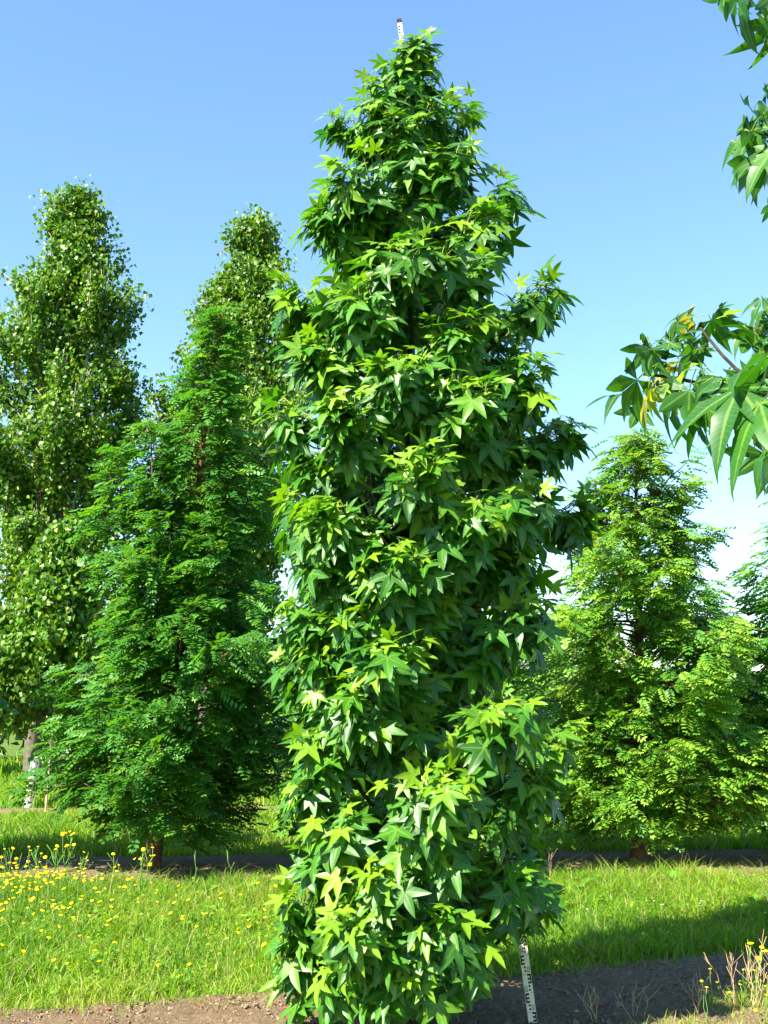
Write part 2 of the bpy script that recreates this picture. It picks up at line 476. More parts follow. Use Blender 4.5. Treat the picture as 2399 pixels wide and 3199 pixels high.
PROFILE = np.array([(0.08, .62), (0.8, .74), (1.3, .76), (1.81, .74), (2.34, .78), (2.89, .82), (3.45, .86), (4.33, .78), (4.79, .60), (5.1, .48), (5.41, .36), (5.73, .22), (6.02, .04)])
SG = np.random.default_rng(21)
back = []
for i in range(62):                                            # the far side of the crown
    z = 0.62 + 4.85 * (i + .5) / 62
    a = (i * 2.399) % math.pi
    rr = np.interp(z, PROFILE[:, 0], PROFILE[:, 1]) * SG.uniform(.62, .95)
    back.append((.18 + rr * math.cos(a) * .88, 6.5 + rr * (.15 + .8 * math.sin(a)), z, SG.uniform(.16, .25), SG.uniform(.13, .18)))
for i in range(40):                                            # inner shoots round the stem
    z = 0.7 + 4.7 * (i + .5) / 40; a = i * 2.4
    back.append((.18 + .28 * math.cos(a), 6.45 + .28 * math.sin(a), z, .2, .18))

root = empty('sweetgum_tree', (0.18, 6.45, 0))
tag(root, 'tall column-shaped tree of glossy star-shaped leaves standing in the middle', 'tree')
OFF = np.array([0.18, 6.45, 0.0])
wood, twigs = Geo(), Geo()
tz = np.linspace(0, 5.9, 14)
tp = np.stack([np.sin(tz * 1.3) * .02, np.cos(tz * 1.1) * .02 - .02, tz], 1); tp[0, 2] = -.05
V, T = tube(tp, np.interp(tz, [0, .15, 1, 6], [.075, .058, .048, .008]), 12); wood.add(V, T)
LV = []
for ci, (cx, cy, cz, rx, rz) in enumerate(CLUMPS + back):
    if cz < .6: cz = cz + .07
    c = np.array([cx, cy, cz]) - OFF
    out = norm(c * (1, 1, 0) + 1e-3)
    rad = np.linalg.norm(c[:2])
    zb = max(.12, cz - .25 - rad * .55)
    b0 = np.array([0, 0, zb]); b1 = c - out * rx * .4 - UP * rz * .5
    pts = bend(b0, b1, -.03, 6, .012)
    V, T = tube(pts, np.linspace(.017, .008, 6), 6); wood.add(V, T)
    ns = int(np.clip(round(9 * rx / .22 * rz / .16), 4, 13))
    if ci >= len(CLUMPS) + 62: ns = 5
    elif ci >= len(CLUMPS): ns = max(4, int(ns * .75))
    for s in range(ns):
        u = norm(SG.normal(0, 1, 3) + out * .5 + UP * .35) * SG.uniform(.35, 1.0)
        tipp = c + u * np.array([max(rx - .05, .06), max(rx - .05, .06), max(rz - .075, .035)])
        dr = norm(out * .65 + UP * .6 + u * .5 + SG.normal(0, .2, 3))
        base = tipp - dr * SG.uniform(.20, .34)
        V, T = tube(bend(pts[-2 if s % 2 else -1], base, -.02, 3), [.006, .005, .004], 4, False); twigs.add(V, T)
        V, T = tube([base, tipp], [.004, .002], 4); twigs.add(V, T)
        LV += shoot_leaves(SG, base, tipp, out, int(SG.integers(7, 11)), .138 if cz < 5 else .118, .18 + .38 * max(0, u[2] + .2))
K = np.array([l[0] for l in LV]); MX = np.array([l[1] for l in LV]); PO = np.array([l[2] for l in LV]); TI = np.array([l[3] for l in LV])
keep = PO[:, 2] + np.minimum(0, MX[:, 2, 1]) > np.interp(PO[:, 0] + .18, [-.6, .2, .48, .62, .9], [.07, .15, .28, .50, .56])
K, MX, PO, TI = K[keep], MX[keep], PO[keep], TI[keep]
# the 300 leaves that show largest are parts of their own, the rest one mass
W = PO + OFF
def project(P):
    d = P - np.array([0, 0, CAM_H]); cp, sp = math.cos(PITCH), math.sin(PITCH)
    z = d[:, 1] * cp + d[:, 2] * sp; y = -d[:, 1] * sp + d[:, 2] * cp
    return np.stack([512 * .75 + d[:, 0] / z * F * 1024, 512 - y / z * F * 1024], 1), z
zb = np.full((1024, 768), 1e9)
for q in ((0, 0), (.0, .45), (.25, .22), (-.25, .22), (0, .75)):
    P = W + MX[:, :, 0] * q[0] + MX[:, :, 1] * q[1]
    s, z = project(P)
    for dx in (-2, 0, 2):
        for dy in (-2, 0, 2):
            xi = np.clip(s[:, 0] + dx, 0, 767).astype(int); yi = np.clip(s[:, 1] + dy, 0, 1023).astype(int)
            np.minimum.at(zb, (yi, xi), z)
vis = np.zeros(len(K))
for q in ((0, 0), (.0, .45), (.25, .22), (-.25, .22), (0, .75)):
    P = W + MX[:, :, 0] * q[0] + MX[:, :, 1] * q[1]
    s, z = project(P)
    ok = (s[:, 0] > 3) & (s[:, 0] < 764) & (s[:, 1] > 3) & (s[:, 1] < 1020)
    for dx in (-3, -1, 1, 3):
        for dy in (-3, -1, 1, 3):
            xi = np.clip(s[:, 0] + dx, 0, 767).astype(int); yi = np.clip(s[:, 1] + dy, 0, 1023).astype(int)
            vis += ok * (zb[yi, xi] > z - .012)
vd = norm(np.array([0, 0, CAM_H]) - W)
area = abs(np.sum(norm(MX[:, :, 2]) * vd, 1)) * np.linalg.norm(MX[:, :, 1], axis=1) ** 2 / np.sum((W - (0, 0, CAM_H)) ** 2, 1)
order = np.argsort(-(area * (vis / 80.0) ** 2))
big = order[:300]
rest = np.ones(len(K), bool); rest[big] = False
link('trunk', wood.mesh('trunk', M['bark']), root)
link('twigs', twigs.mesh('twigs', M['twig']), root)
g = Geo(); scatter(g, LEAVES, K[rest], MX[rest], PO[rest], TI[rest])
tag(link('foliage', g.mesh('foliage', M['sweetgum']), root), kind='stuff')
for i in big:
    leaf_object(root, 'n', int(K[i]), MX[i], PO[i], TI[i])
print('sweetgum leaves', len(K))

# ------------------------------------------------------------------ levelling staff leaning in the crown
S0 = Vector((0.82, 6.50, 0.0)); S1 = Vector((0.095, 6.33, 6.0))
ax = (S1 - S0).normalized(); SL = (S1 - S0).length
yv = Vector((0, 1, 0)); yv = (yv - ax * yv.dot(ax)).normalized(); xv = yv.cross(ax)
st = empty('levelling_staff')
st.matrix_world = Matrix(((xv.x, yv.x, ax.x, S0.x), (xv.y, yv.y, ax.y, S0.y), (xv.z, yv.z, ax.z, S0.z), (0, 0, 0, 1)))
tag(st, 'tall cream levelling staff with black E marks and numerals leaning through the middle tree', 'measuring staff')
secs = [(0, 1.55, .048, .026), (1.55, 3.05, .042, .021), (3.05, 4.55, .035, .016), (4.55, SL - .02, .027, .012)]
for z0, z1, w, d in secs:
    g = Geo(); V, T = box((-w / 2, -d / 2, z0), (w / 2, d / 2, z1)); g.add(V, T)
    o = link('section', g.mesh('section', M['staff'], False), st)
    g = Geo(); V, T = box((-w / 2 - .002, -d / 2 - .002, z1 - .018), (w / 2 + .002, d / 2 + .002, z1 + .002)); g.add(V, T)
    if z1 < SL - .1: link('collar', g.mesh('collar', M['staff'], False), o)
g = Geo(); V, T = box((-.0155, -.0085, SL - .022), (.0155, .0085, SL)); g.add(V, T)
link('end_cap', g.mesh('end_cap', M['rust'], False), st)
def mark_mesh(w, side, d):
    g = Geo(); y0 = -d / 2 - .0012; y1 = -d / 2 + .001
    e = .42 * w; xo = side * w * .46                       # outer edge of the E
    def bar(xa, xb, za, zb_):
        a, b_ = sorted((xa, xb)); V, T = box((a, y0, za), (b_, y1, zb_)); g.add(V, T)
    sp = xo - side * e * .32
    bar(xo, sp, .05, .10)
    for za in (.05, .07, .09): bar(sp, xo - side * e, za, za + .01)
    cx = side * w * .06
    for za in (.012, .032): bar(cx - side * .002, cx + side * w * .17, za, za + .010)
    bar(-w * .5, w * .5, -.0008, .0008)
    return g.mesh('scale_mark', M['black'], False)
fonts = {}
cache = {}
for k in range(0, int(SL * 10)):
    z = k * .1
    w, d = [(w, d) for z0, z1, w, d in secs if z0 <= z + 1e-6 < z1][0]
    side = 1 if k % 2 == 0 else -1
    key = (w, side)
    if key not in cache: cache[key] = mark_mesh(w, side, d)
    o = link('scale_mark', cache[key], st); o.location = (0, 0, z)
    if k < 8 or 20 <= k < 26 or k > 54:
        cu = bpy.data.curves.new('numeral', 'FONT'); cu.body = '%02d' % k; cu.size = .046 * w / .048
        cu.align_x = 'CENTER'; cu.extrude = .0006; cu.resolution_u = 3
        tmp = link('tmp_text', cu); dg = bpy.context.evaluated_depsgraph_get()
        me = bpy.data.meshes.new_from_object(tmp.evaluated_get(dg)); bpy.data.objects.remove(tmp)
        me.materials.clear(); me.materials.append(M['black']); me.name = 'numeral'
        n = link('numeral', me, st)
        n.location = (-side * w * .27, -d / 2 - .0008, z + .008); n.rotation_euler = (R(90), 0, 0); n.scale = (.42, 1, 1)

# ------------------------------------------------------------------ dawn redwood conifers
def spray_template(r):
    """flat feathery spray along +y, upper face +z"""
    g = Geo(); n = 6
    droop = r.uniform(.15, .5)
    for i in range(n):
        f = .10 + .84 * i / (n - 1)
        ll = .36 * (1 - .5 * abs(f - .42) ** 1.2) * r.uniform(.85, 1.12) * (1 if f < .8 else .75)
        for s in (-1, 1):
            base = np.array([0, f, -droop * f * f])
            d = np.array([s * .86, .50, 0]); tip = base + d * ll + np.array([0, 0, -ll * r.uniform(.10, .5)])
            mid = base * .45 + tip * .55 + np.array([0, 0, .05 * ll]); pr = np.array([-s * d[1] * s, abs(d[0]) * 1.0, 0]); pr = np.array([-d[1], d[0], 0]) * .09
            g.add([base, mid - pr, tip, mid + pr], [(0, 1, 2), (0, 2, 3)] if s > 0 else [(0, 1, 2), (0, 2, 3)], 0, [0, .4, 1, .4])
    base = np.array([0, .9, -droop * .81]); g.add([base, base + (.04, .12, -.03), base + (0, .26, -.10), base + (-.04, .12, -.03)], [(0, 1, 2), (0, 2, 3)], 0, [0, .4, 1, .4])
    g.add([(-.008, 0, 0), (.008, 0, 0), (0, .95, -droop * .9)], [(0, 1, 2)], 0, 0)
    return np.concatenate(g.V), np.concatenate(g.T), np.concatenate(g.B)


SPRAYS = [spray_template(TR) for _ in range(8)]


def conifer(base, H, prof, seed, label, lean=(0, 0), nb=120, dens=26, size=.27, leaders=(), group=None, tint0=.35, rtrunk=.085, low=.07):
    r = np.random.default_rng(seed)
    root = empty('dawn_redwood', base); tag(root, label, 'tree', group)
    wood, geo = Geo(), Geo()
    W_, MXs, POs, TIs = [], [], [], []
    def axis(z, l=(0, 0, 0, H)):
        t = z / H
        return np.array([lean[0] * t + math.sin(z * 1.2 + seed) * .03, lean[1] * t + math.cos(z * .9 + seed) * .03, z])
    zz = np.linspace(0, H, 14); pts = np.array([axis(z) for z in zz]); pts[0, 2] = -.05
    V, T = tube(pts, np.interp(zz, [0, .2, H * .5, H], [rtrunk * 1.35, rtrunk, rtrunk * .55, .004]), 10); wood.add(V, T)
    stems = [(axis, H, prof, nb, low)]
    for (lx, ly, lz0, lz1, lr, ln) in leaders:                # secondary leaders
        p0 = axis(lz0)
        def ax2(z, p0=p0, lx=lx, ly=ly, lz0=lz0, lz1=lz1):
            t = np.clip((z - lz0) / (lz1 - lz0), 0, 1); e = 1 - (1 - t) ** 2
            return np.array([p0[0] + (lx - p0[0]) * e, p0[1] + (ly - p0[1]) * e, z])
        zs = np.linspace(lz0, lz1, 8); V, T = tube([ax2(z) for z in zs], np.linspace(.03, .004, 8), 6); wood.add(V, T)
        stems.append((ax2, lz1, [(lz0 / lz1, lr), (.75, lr * .6), (1, .05)], ln, lz0 / lz1 + .1))
    for axf, Hs, pr, n, lo in stems:
        pr = np.array(pr)
        for i in range(n):
            f = lo + (1 - lo) * (1 - (1 - (i + .5) / n) ** 1.0)
            z = f * Hs; az = i * 2.399 + r.normal(0, .25)
            Rr = np.interp(f, pr[:, 0], pr[:, 1]) * r.uniform(.62, 1.10) * (1 + .22 * math.sin(az * 2 + z * 2.3 + seed) + .14 * math.sin(az * 3 - z * 4.1))
            if r.random() < .10: Rr *= 1.2
            d = np.array([math.cos(az), math.sin(az), 0]); sd = np.array([-d[1], d[0], 0])
            rise = Rr * (.10 + .95 * max(0, f - .2)) * r.uniform(.3, 1.5)
            p0 = axf(z); p1 = p0 + d * Rr + UP * rise
            bp = bend(p0, p1, Rr * .10 * r.uniform(-1.0, 1.2), 6, .02)
            V, T = tube(bp, np.linspace(.016 * (Rr + .3), .003, 6), 4, False); wood.add(V, T)
            m = max(5, int(dens * (Rr + .15) * (1 - .35 * (f > .62))))
            for j in range(m):
                q = r.uniform(.22, 1.0) ** .75
                side = r.choice([-1, 1]); fan = (1 - q) * .42 * Rr + .06
                off = side * r.uniform(0, fan)
                ii = q * 5; i0 = min(4, int(ii)); bpos = bp[i0] * (1 - (ii - i0)) + bp[i0 + 1] * (ii - i0)
                pos = bpos + sd * off + d * abs(off) * .45 + UP * (r.normal(0, .075) + .02)
                tip = norm(d * r.uniform(.5, 1.1) + sd * side * r.uniform(.0, 1.0) + UP * (r.normal(-.12, .30)))
                nr = UP * .9 + SUN_DIR * .5 + d * .35 + r.normal(0, .34, 3)
                if q > .93: tip = norm(d + sd * r.normal(0, .25) + UP * .02)
                s_ = size * r.uniform(.7, 1.2)
                MXs.append(frames(tip, nr) * s_); POs.append(pos); W_.append(int(r.integers(8)))
                TIs.append(np.clip(tint0 + r.normal(0, .13) + .35 * max(0, q - .75) * 4 * .5, 0, 1))
        # leader tip
        for j in range(16):
            z = Hs - r.uniform(-.03, .45) * .8; az = j * 2.4
            d = np.array([math.cos(az), math.sin(az), .7]); MXs.append(frames(d, UP + r.normal(0, .3, 3) + d * .1) * size * (.35 + .6 * (Hs - z))); POs.append(axf(z)); W_.append(j % 8); TIs.append(.6)
    scatter(geo, SPRAYS, np.array(W_), np.array(MXs), np.array(POs), np.array(TIs))
    link('trunk', wood.mesh('trunk', M['redbark']), root)
    # spray ends are the youngest and palest growth
    A = np.concatenate(geo.A); B = np.concatenate(geo.B)
    me = np_mesh('crown', np.concatenate(geo.V), np.concatenate(geo.T), M['redwood'], {'tint': np.clip(A + B * .30 - .04, 0, 1), 'rib': B})
    tag(link('crown', me, root), kind='stuff')
    return root


PL = [(0, .5), (.09, 1.05), (.17, 1.38), (.28, 1.28), (.43, 1.02), (.58, .72), (.73, .42), (.88, .22), (1, .05)]
PR = [(0, .6), (.09, 1.05), (.2, 1.40), (.4, 1.22), (.55, .95), (.7, .66), (.85, .40), (1, .05)]
conifer((-2.53, 12.7, 0), 6.35, PL, 5, 'tall feathery green conifer with a bare dark trunk foot between poplars and middle tree', (.62, -.2), 215, 44, .225,
        [(-.48, -.3, 1.6, 4.7, .58, 46), (-.1, -.5, 2.6, 5.0, .4, 26)], tint0=.26)
conifer((2.95, 13.4, 0), 5.05, PR, 6, 'yellow-green feathery conifer with a short dark trunk right of the middle tree', (.12, -.3), 185, 44, .22, [(-.42, -.3, 3.3, 4.5, .35, 14), (.5, -.3, 3.0, 4.2, .4, 14)], tint0=.57)
conifer((5.35, 14.0, 0), 5.2, PR, 8, 'feathery conifer cut off by the right edge of the picture', (.1, -.2), 140, 34, .25, tint0=.42)
conifer((-6.15, 12.25, 0), 5.6, PL, 9, 'conifer just beyond the left edge shading the soil strip', (.0, 0), 100, 16, .40, tint0=.25)
conifer((0.25, 13.05, 0), 4.3, PR, 15, 'conifer almost wholly hidden behind the middle tree', (.0, 0), 90, 15, .40, tint0=.35)
conifer((2.35, 21.2, 0), 4.3, PR, 10, 'small conifer half hidden behind the right side of the middle tree', (.1, 0), 85, 18, .36, tint0=.42, group='conifers in the row behind')
conifer((-1.6, 28.9, 0), 5.4, PR, 12, 'distant conifer showing between the tall left conifer and the middle tree', (.1, 0), 70, 14, .46, tint0=.3, group='conifers in the row behind')
conifer((6.2, 21.6, 0), 4.2, PR, 13, 'farther conifer in the gap between the two yellow-green conifers', (.1, 0), 70, 16, .38, tint0=.36, group='conifers in the row behind')
conifer((4.6, 28.9, 0), 4.6, PR, 14, 'most distant conifer behind the yellow-green one on the right', (.1, 0), 60, 12, .48, tint0=.34, group='conifers in the row behind')

# ------------------------------------------------------------------ poplars
def pop_leaf(r):
    f = r.uniform(.1, .4)
    V = np.array([(0, 0, 0), (.5, .32, f * .35), (.0, 1.0, -.1), (-.5, .32, f * .35)])
    return V, np.array([(0, 1, 2), (0, 2, 3)]), np.array([1, 0, .5, 0])
POPS = [pop_leaf(TR) for _ in range(6)]


def poplar(name, base, H, prof, seed, label, nl, leaves, size, rt, stems=1, lean=(0, 0), cat='tree', spread=.26, bark='popbark', low=.12, cx=0.0, steep=.30):
    r = np.random.default_rng(seed); prof = np.array(prof)
    root = empty(name, base); tag(root, label, cat)
    wood = Geo()
    def axis(z, k=0):
        t = z / H
        p = np.array([lean[0] * t, lean[1] * t, z])
        if k:
            e = max(0, t - .22) ** .8
            p = p + np.array([math.cos(k * 2.1 + seed), math.sin(k * 2.1 + seed), 0]) * e * prof[:, 1].max() * .5
        return p
    paths = []
    for k in range(stems):
        z0 = 0 if k == 0 else H * (.2 + .03 * k); z1 = H * (1 if k == 0 else r.uniform(.76, .90))
        zz = np.linspace(z0, z1, 12); pts = np.array([axis(z, k) for z in zz]) + r.normal(0, rt * .25, (12, 3)) * (np.arange(12) > 0)[:, None]
        if k == 0: pts[0, 2] = -.1
        V, T = tube(pts, np.linspace(rt * (1 if k == 0 else .6), rt * .12, 12), 8); wood.add(V, T)
        paths.append((pts, 1.0))
    for i in range(nl):
        f = low + (.96 - low) * (i + .5) / nl; k = int(r.integers(stems))
        z = f * H; p0 = axis(z, k) if k == 0 or f > .25 else axis(z)
        az = i * 2.399 + r.normal(0, .3); d = np.array([math.cos(az), math.sin(az), 0])
        fe = min(1.0, f + r.uniform(.08, .24)); Re = np.interp(fe, prof[:, 0], prof[:, 1]) * r.uniform(.72, 1.12)
        tgt = np.array([lean[0] * fe, lean[1] * fe, 0]) + d * Re
        p1 = np.array([tgt[0], tgt[1], max(fe * H, z + .2)])
        ln = np.linalg.norm(p1 - p0); bp = bend(p0, p1, -ln * .10, 6, ln * .015)
        V, T = tube(bp, np.linspace(rt * .34 * (1.12 - f), rt * .04, 6), 5); wood.add(V, T)
        paths.append((bp, .25))
        for j in range(4):
            q = r.uniform(.35, .9); ii = q * 5; i0 = int(ii); b0 = bp[i0] * (1 - (ii - i0)) + bp[i0 + 1] * (ii - i0)
            b1 = b0 + norm(d * .5 + r.normal(0, .6, 3) * (1, 1, .3) + UP * .9) * ln * r.uniform(.18, .36)
            b2 = bend(b0, b1, -.03, 4); V, T = tube(b2, np.linspace(rt * .10 * (1.2 - f), rt * .03, 4), 4); wood.add(V, T)
            paths.append((b2, 0.0))
    lens = np.array([np.linalg.norm(np.diff(p, axis=0), axis=1).sum() * (1 - .6 * s) for p, s in paths])
    cnt = r.multinomial(leaves, lens / lens.sum())
    P = []
    for (p, s), c in zip(paths, cnt):
        if c == 0: continue
        q = s + (1 - s) * r.random(c) ** .8 * .999
        if s == 1.0: q = .3 + .7 * r.random(c) * .999
        ii = q * (len(p) - 1); i0 = np.minimum(ii.astype(int), len(p) - 2); ff = (ii - i0)[:, None]
        bpos = p[i0] * (1 - ff) + p[i0 + 1] * ff
        clump = 1 + .5 * np.sin(ii * 3 + seed)
        P.append(bpos + np.clip(r.normal(0, 1, (c, 3)), -1.7, 1.7) * (spread * clump)[:, None] * (.8, .8, .7))
    P = np.concatenate(P); n = len(P)
    P = P[P[:, 2] > .5 + low * H * .4]; n = len(P)
    h = norm(r.normal(0, 1, (n, 3)) * (1, 1, .4))
    tip = norm(h * .6 - UP * .7 + r.normal(0, .3, (n, 3)))
    nr = h * .8 + SUN_DIR * .7 + UP * .2 + r.normal(0, .5, (n, 3))
    Mx = frames(tip, nr) * (size * r.uniform(.7, 1.25, n))[:, None, None]
    ti = np.clip(r.normal(.52, .2, n), 0, .88); ti[r.random(n) < .02] = 1.0
    g = Geo(); scatter(g, POPS, r.integers(0, 6, n), Mx, P, ti)
    link('trunk', wood.mesh('trunk', M[bark]), root)
    tag(link('crown', g.mesh('crown', M['poplar'], False), root), kind='stuff')
    return root


poplar('poplar_tree', (-9.45, 30.6, 0), 16.8, [(0, 1.0), (.15, 1.7), (.35, 1.7), (.5, 2.3), (.62, 2.6), (.75, 2.1), (.88, 1.05), (1, .02)], 31,
       'tall broad poplar with pale stems at the left edge of the picture', 120, 66000, .13, .24, 5, (.5, 0), spread=.20)
poplar('poplar_tree', (-5.1, 31.4, 0), 16.3, [(0, 1.0), (.15, 1.6), (.35, 1.7), (.5, 2.2), (.62, 2.5), (.75, 2.15), (.88, 1.15), (1, .02)], 33,
       'tall poplar rising behind the feathery conifer, left of the middle tree', 120, 56000, .13, .22, 4, (1.25, 0), spread=.20)
poplar('poplar_tree', (-13.6, 31.0, 0), 13.0, [(0, .9), (.3, 1.5), (.6, 1.8), (.85, 1.1), (1, .15)], 35,
       'poplar mostly beyond the left edge behind the small staked tree', 50, 14000, .19, .2, 2, spread=.3)
sm = poplar('young_tree', (-6.57, 21.25, 0), 5.1, [(0, .5), (.2, 1.0), (.35, 1.45), (.6, 1.3), (.8, .8), (1, .08)], 37,
            'young leafy tree with a spotted white guard round its leaning trunk', 56, 15000, .115, .065, 1, (.62, -.7), spread=.17, low=.26)
# white perforated guard round its foot, a part of the young tree
g = Geo(); holes = Geo()
p0 = np.array([0, 0, .02]); p1 = np.array([.62 * .95 / 5.1, -.7 * .95 / 5.1, .95])
V, T = tube(np.linspace(p0, p1, 6), .085, 16, False); g.add(V, T)
link('tree_guard', g.mesh('tree_guard', M['guard']), sm)
dd = norm(p1 - p0)
for k in range(26):
    zc = .06 + .86 * (k + .5) / 26; a = -1.57 + (k * 1.9) % 2.6 - 1.3
    c = p0 + dd * zc + np.array([math.cos(a), math.sin(a), 0]) * .085
    nrm_ = np.array([math.cos(a), math.sin(a), 0]); tx = np.array([-nrm_[1], nrm_[0], 0])
    ang = np.arange(8) * math.pi / 4
    V = np.vstack([c + nrm_ * .004, c + nrm_ * .003 + .017 * (np.cos(ang)[:, None] * tx + np.sin(ang)[:, None] * UP)])
    holes.add(V, [(0, 1 + j, 1 + (j + 1) % 8) for j in range(8)])
link('guard_holes', holes.mesh('guard_holes', M['black'], False), sm)
g = Geo(); V, T = tube(bend((-6.02, 20.45, 0.0), (-5.84, 20.4, 4.85), 0, 7, .006), np.linspace(.022, .014, 7), 8); g.add(V, T)
tag(link('bamboo_stake', g.mesh('bamboo_stake', M['cane'])), 'thin upright bamboo stake poking out of the young guarded tree', 'stake')

# ------------------------------------------------------------------ far wood closing the horizon
r = np.random.default_rng(41)
n = 34000
x = r.uniform(-45, 45, n); top = 3.6 + 2.2 * np.clip((-x - 4) / 6, 0, 1) + 1.3 * vnoise(x, x * 0, .35, 3) + .5 * vnoise(x, x * 0, 1.3, 4)
z = top * r.random(n) ** .6; y = 46 + .1 * x + r.normal(0, 1.0, n) - 1.2 * np.sqrt(np.clip(1 - (z / top) ** 2, 0, 1))
P = np.stack([x, y, z], 1)
Mx = frames(r.normal(0, 1, (n, 3)) - UP * .5, SUN_DIR + r.normal(0, .6, (n, 3))) * (r.uniform(.3, .55, n))[:, None, None]
g = Geo(); scatter(g, POPS, r.integers(0, 6, n), Mx, P, np.clip(r.normal(.35, .2, n), 0, .9))
tag(link('woods', g.mesh('woods', M['poplar'], False)), 'low dark belt of distant shrubs and trees along the horizon', 'woods', kind='stuff')

# ------------------------------------------------------------------ grass
def blades(geo, x, y, h, w, r, straw=.04, bright=.0, seg2=True):
    n = len(x)
    a = r.uniform(0, 6.283, n); side = np.stack([np.cos(a), np.sin(a), np.zeros(n)], 1)
    ln = r.uniform(0, 6.283, n); lv = np.stack([np.cos(ln), np.sin(ln), np.zeros(n)], 1) * (h * r.uniform(.1, 1.25, n))[:, None]
    b = np.stack([x, y, np.full(n, -.01)], 1); hw = (w / 2)[:, None]
    m = b + lv * .3 + UP * (h * .58)[:, None]; t = b + lv + UP * (h * r.uniform(.72, 1.0, n))[:, None]
    ti = np.clip(r.normal(.52, .2, n) + bright, 0, .9); ti[r.random(n) < straw] = 1.0
    V = np.stack([b - side * hw, b + side * hw, m - side * hw * .8, m + side * hw * .8, t], 1)
    T = np.array([(0, 1, 3), (0, 3, 2), (2, 3, 4)])
    TT = T[None] + (np.arange(n) * 5)[:, None, None]
    geo.add(V.reshape(-1, 3), TT.reshape(-1, 3), np.repeat(ti, 5))


def sward(label, fn, ff, x0, x1, n, h0, w0, seed, jit=.08, straw=.04):
    r = np.random.default_rng(seed)
    nc = n // 14
    cx = r.uniform(x0, x1, nc); v = r.random(nc); yn, yf = fn(cx) - .10, ff(cx) + .10
    cy = yn + (yf - yn) * v
    edge = vnoise(cx, cy, 3.0, seed + 5) * .09 + vnoise(cx, cy, 14.0, seed + 6) * .09 + r.normal(0, .05, nc)
    dn, df = cy - yn + edge, yf - cy + edge
    ok = (dn > .10) & (df > .10); cx, cy = cx[ok], cy[ok]
    hs = h0 * (1 + .35 * vnoise(cx, cy, 1.7, seed + 1) + .3 * vnoise(cx, cy, 7, seed + 2)) * r.uniform(.6, 1.35, len(cx))
    br = .26 * vnoise(cx, cy, 1.3, seed + 3) + .12 * vnoise(cx, cy, 5, seed + 4) + r.normal(0, .12, len(cx))
    x = np.repeat(cx, 14) + r.normal(0, jit, len(cx) * 14); y = np.repeat(cy, 14) + r.normal(0, jit, len(cx) * 14)
    h = np.clip(np.repeat(hs, 14), h0 * .35, h0 * 1.9) * r.uniform(.45, 1.15, len(x))
    w = w0 * r.uniform(.5, 1.5, len(x))
    g = Geo(); blades(g, x, y, h, w, r, straw, np.repeat(br, 14))
    return g, r


g, r = sward('', front_far, row2_near, -4.6, 4.8, 135000, .145, .0075, 51, .05, .07)
# taller seed stalks
ns = 2600; x = r.uniform(-5, 5.4, ns); y = front_far(x) + .1 + (row2_near(x) - front_far(x) - .15) * r.random(ns)
blades(g, x, y, r.uniform(.2, .38, ns), np.full(ns, .004), r, .25, .25)
# low clover and herb leaves between the blades
nh = 26000; x = r.uniform(-4.6, 4.8, nh); y = front_far(x) + .02 + (row2_near(x) - front_far(x) - .04) * r.random(nh)
kp = vnoise(x, y, 2.2, 77) + r.normal(0, .5, nh) > .1; x, y = x[kp], y[kp]; nh = len(x)
a = r.uniform(0, 6.283, nh); tip = np.stack([np.cos(a), np.sin(a), r.normal(.1, .4, nh)], 1)
Mx = frames(tip, UP + r.normal(0, .5, (nh, 3))) * (r.uniform(.016, .05, nh))[:, None, None]
HERB = [(np.array([(0, 0, 0), (.34, .45, .08), (0, 1, -.05), (-.34, .45, .08)]), np.array([(0, 1, 2), (0, 2, 3)]), np.zeros(4))]
scatter(g, HERB, np.zeros(nh, int), Mx, np.stack([x, y, r.uniform(.03, .13, nh)], 1), np.clip(r.normal(.55, .2, nh), 0, .9))
tag(link('grass', g.mesh('grass', M['grass'])), 'lush sunlit meadow grass in front of the conifers', 'grass', kind='stuff')
g, r = sward('', row2_far, row3_near, -7.5, 8, 66000, .19, .015, 52, .08)
tag(link('grass', g.mesh('grass', M['grass'])), 'grass strip behind the conifer trunks, half in shade', 'grass', kind='stuff')
g, r = sward('', row3_far, row4_near, -11, 12, 32000, .24, .03, 53, .14)
tag(link('grass', g.mesh('grass', M['grass'])), 'far grass strip seen beneath the conifer branches', 'grass', kind='stuff')
g, r = sward('', row4_far, lambda x: 44 + .1 * x, -18, 18, 22000, .34, .06, 54, .25)
tag(link('grass', g.mesh('grass', M['grass'])), 'rough grass at the foot of the distant woods', 'grass', kind='stuff')
g, r = sward('', lambda x: np.full_like(x, 5.6), lambda x: front_near(x) - .05 + .75 * np.clip(x - 1.45, 0, .8), 1.2, 3.2, 17000, .11, .006, 55, .04, .35)
tag(link('grass', g.mesh('grass', M['grass'])), 'dry straw-coloured grass at the lower right corner', 'grass', kind='stuff')

# ------------------------------------------------------------------ soil clods and litter
r = np.random.default_rng(61)
ph = (1 + 5 ** .5) / 2
IV = norm(np.array([(-1, ph, 0), (1, ph, 0), (-1, -ph, 0), (1, -ph, 0), (0, -1, ph), (0, 1, ph), (0, -1, -ph), (0, 1, -ph), (ph, 0, -1), (ph, 0, 1), (-ph, 0, -1), (-ph, 0, 1)], float))
IT = np.array([(0, 11, 5), (0, 5, 1), (0, 1, 7), (0, 7, 10), (0, 10, 11), (1, 5, 9), (5, 11, 4), (11, 10, 2), (10, 7, 6), (7, 1, 8), (3, 9, 4), (3, 4, 2), (3, 2, 6), (3, 6, 8), (3, 8, 9), (4, 9, 5), (2, 4, 11), (6, 2, 10), (8, 6, 7), (9, 8, 1)])
ROCKS = [(IV * r.uniform(.7, 1.3, (12, 1)) * (1, .8, .6), IT, np.zeros(12)) for _ in range(6)]
n = 13000
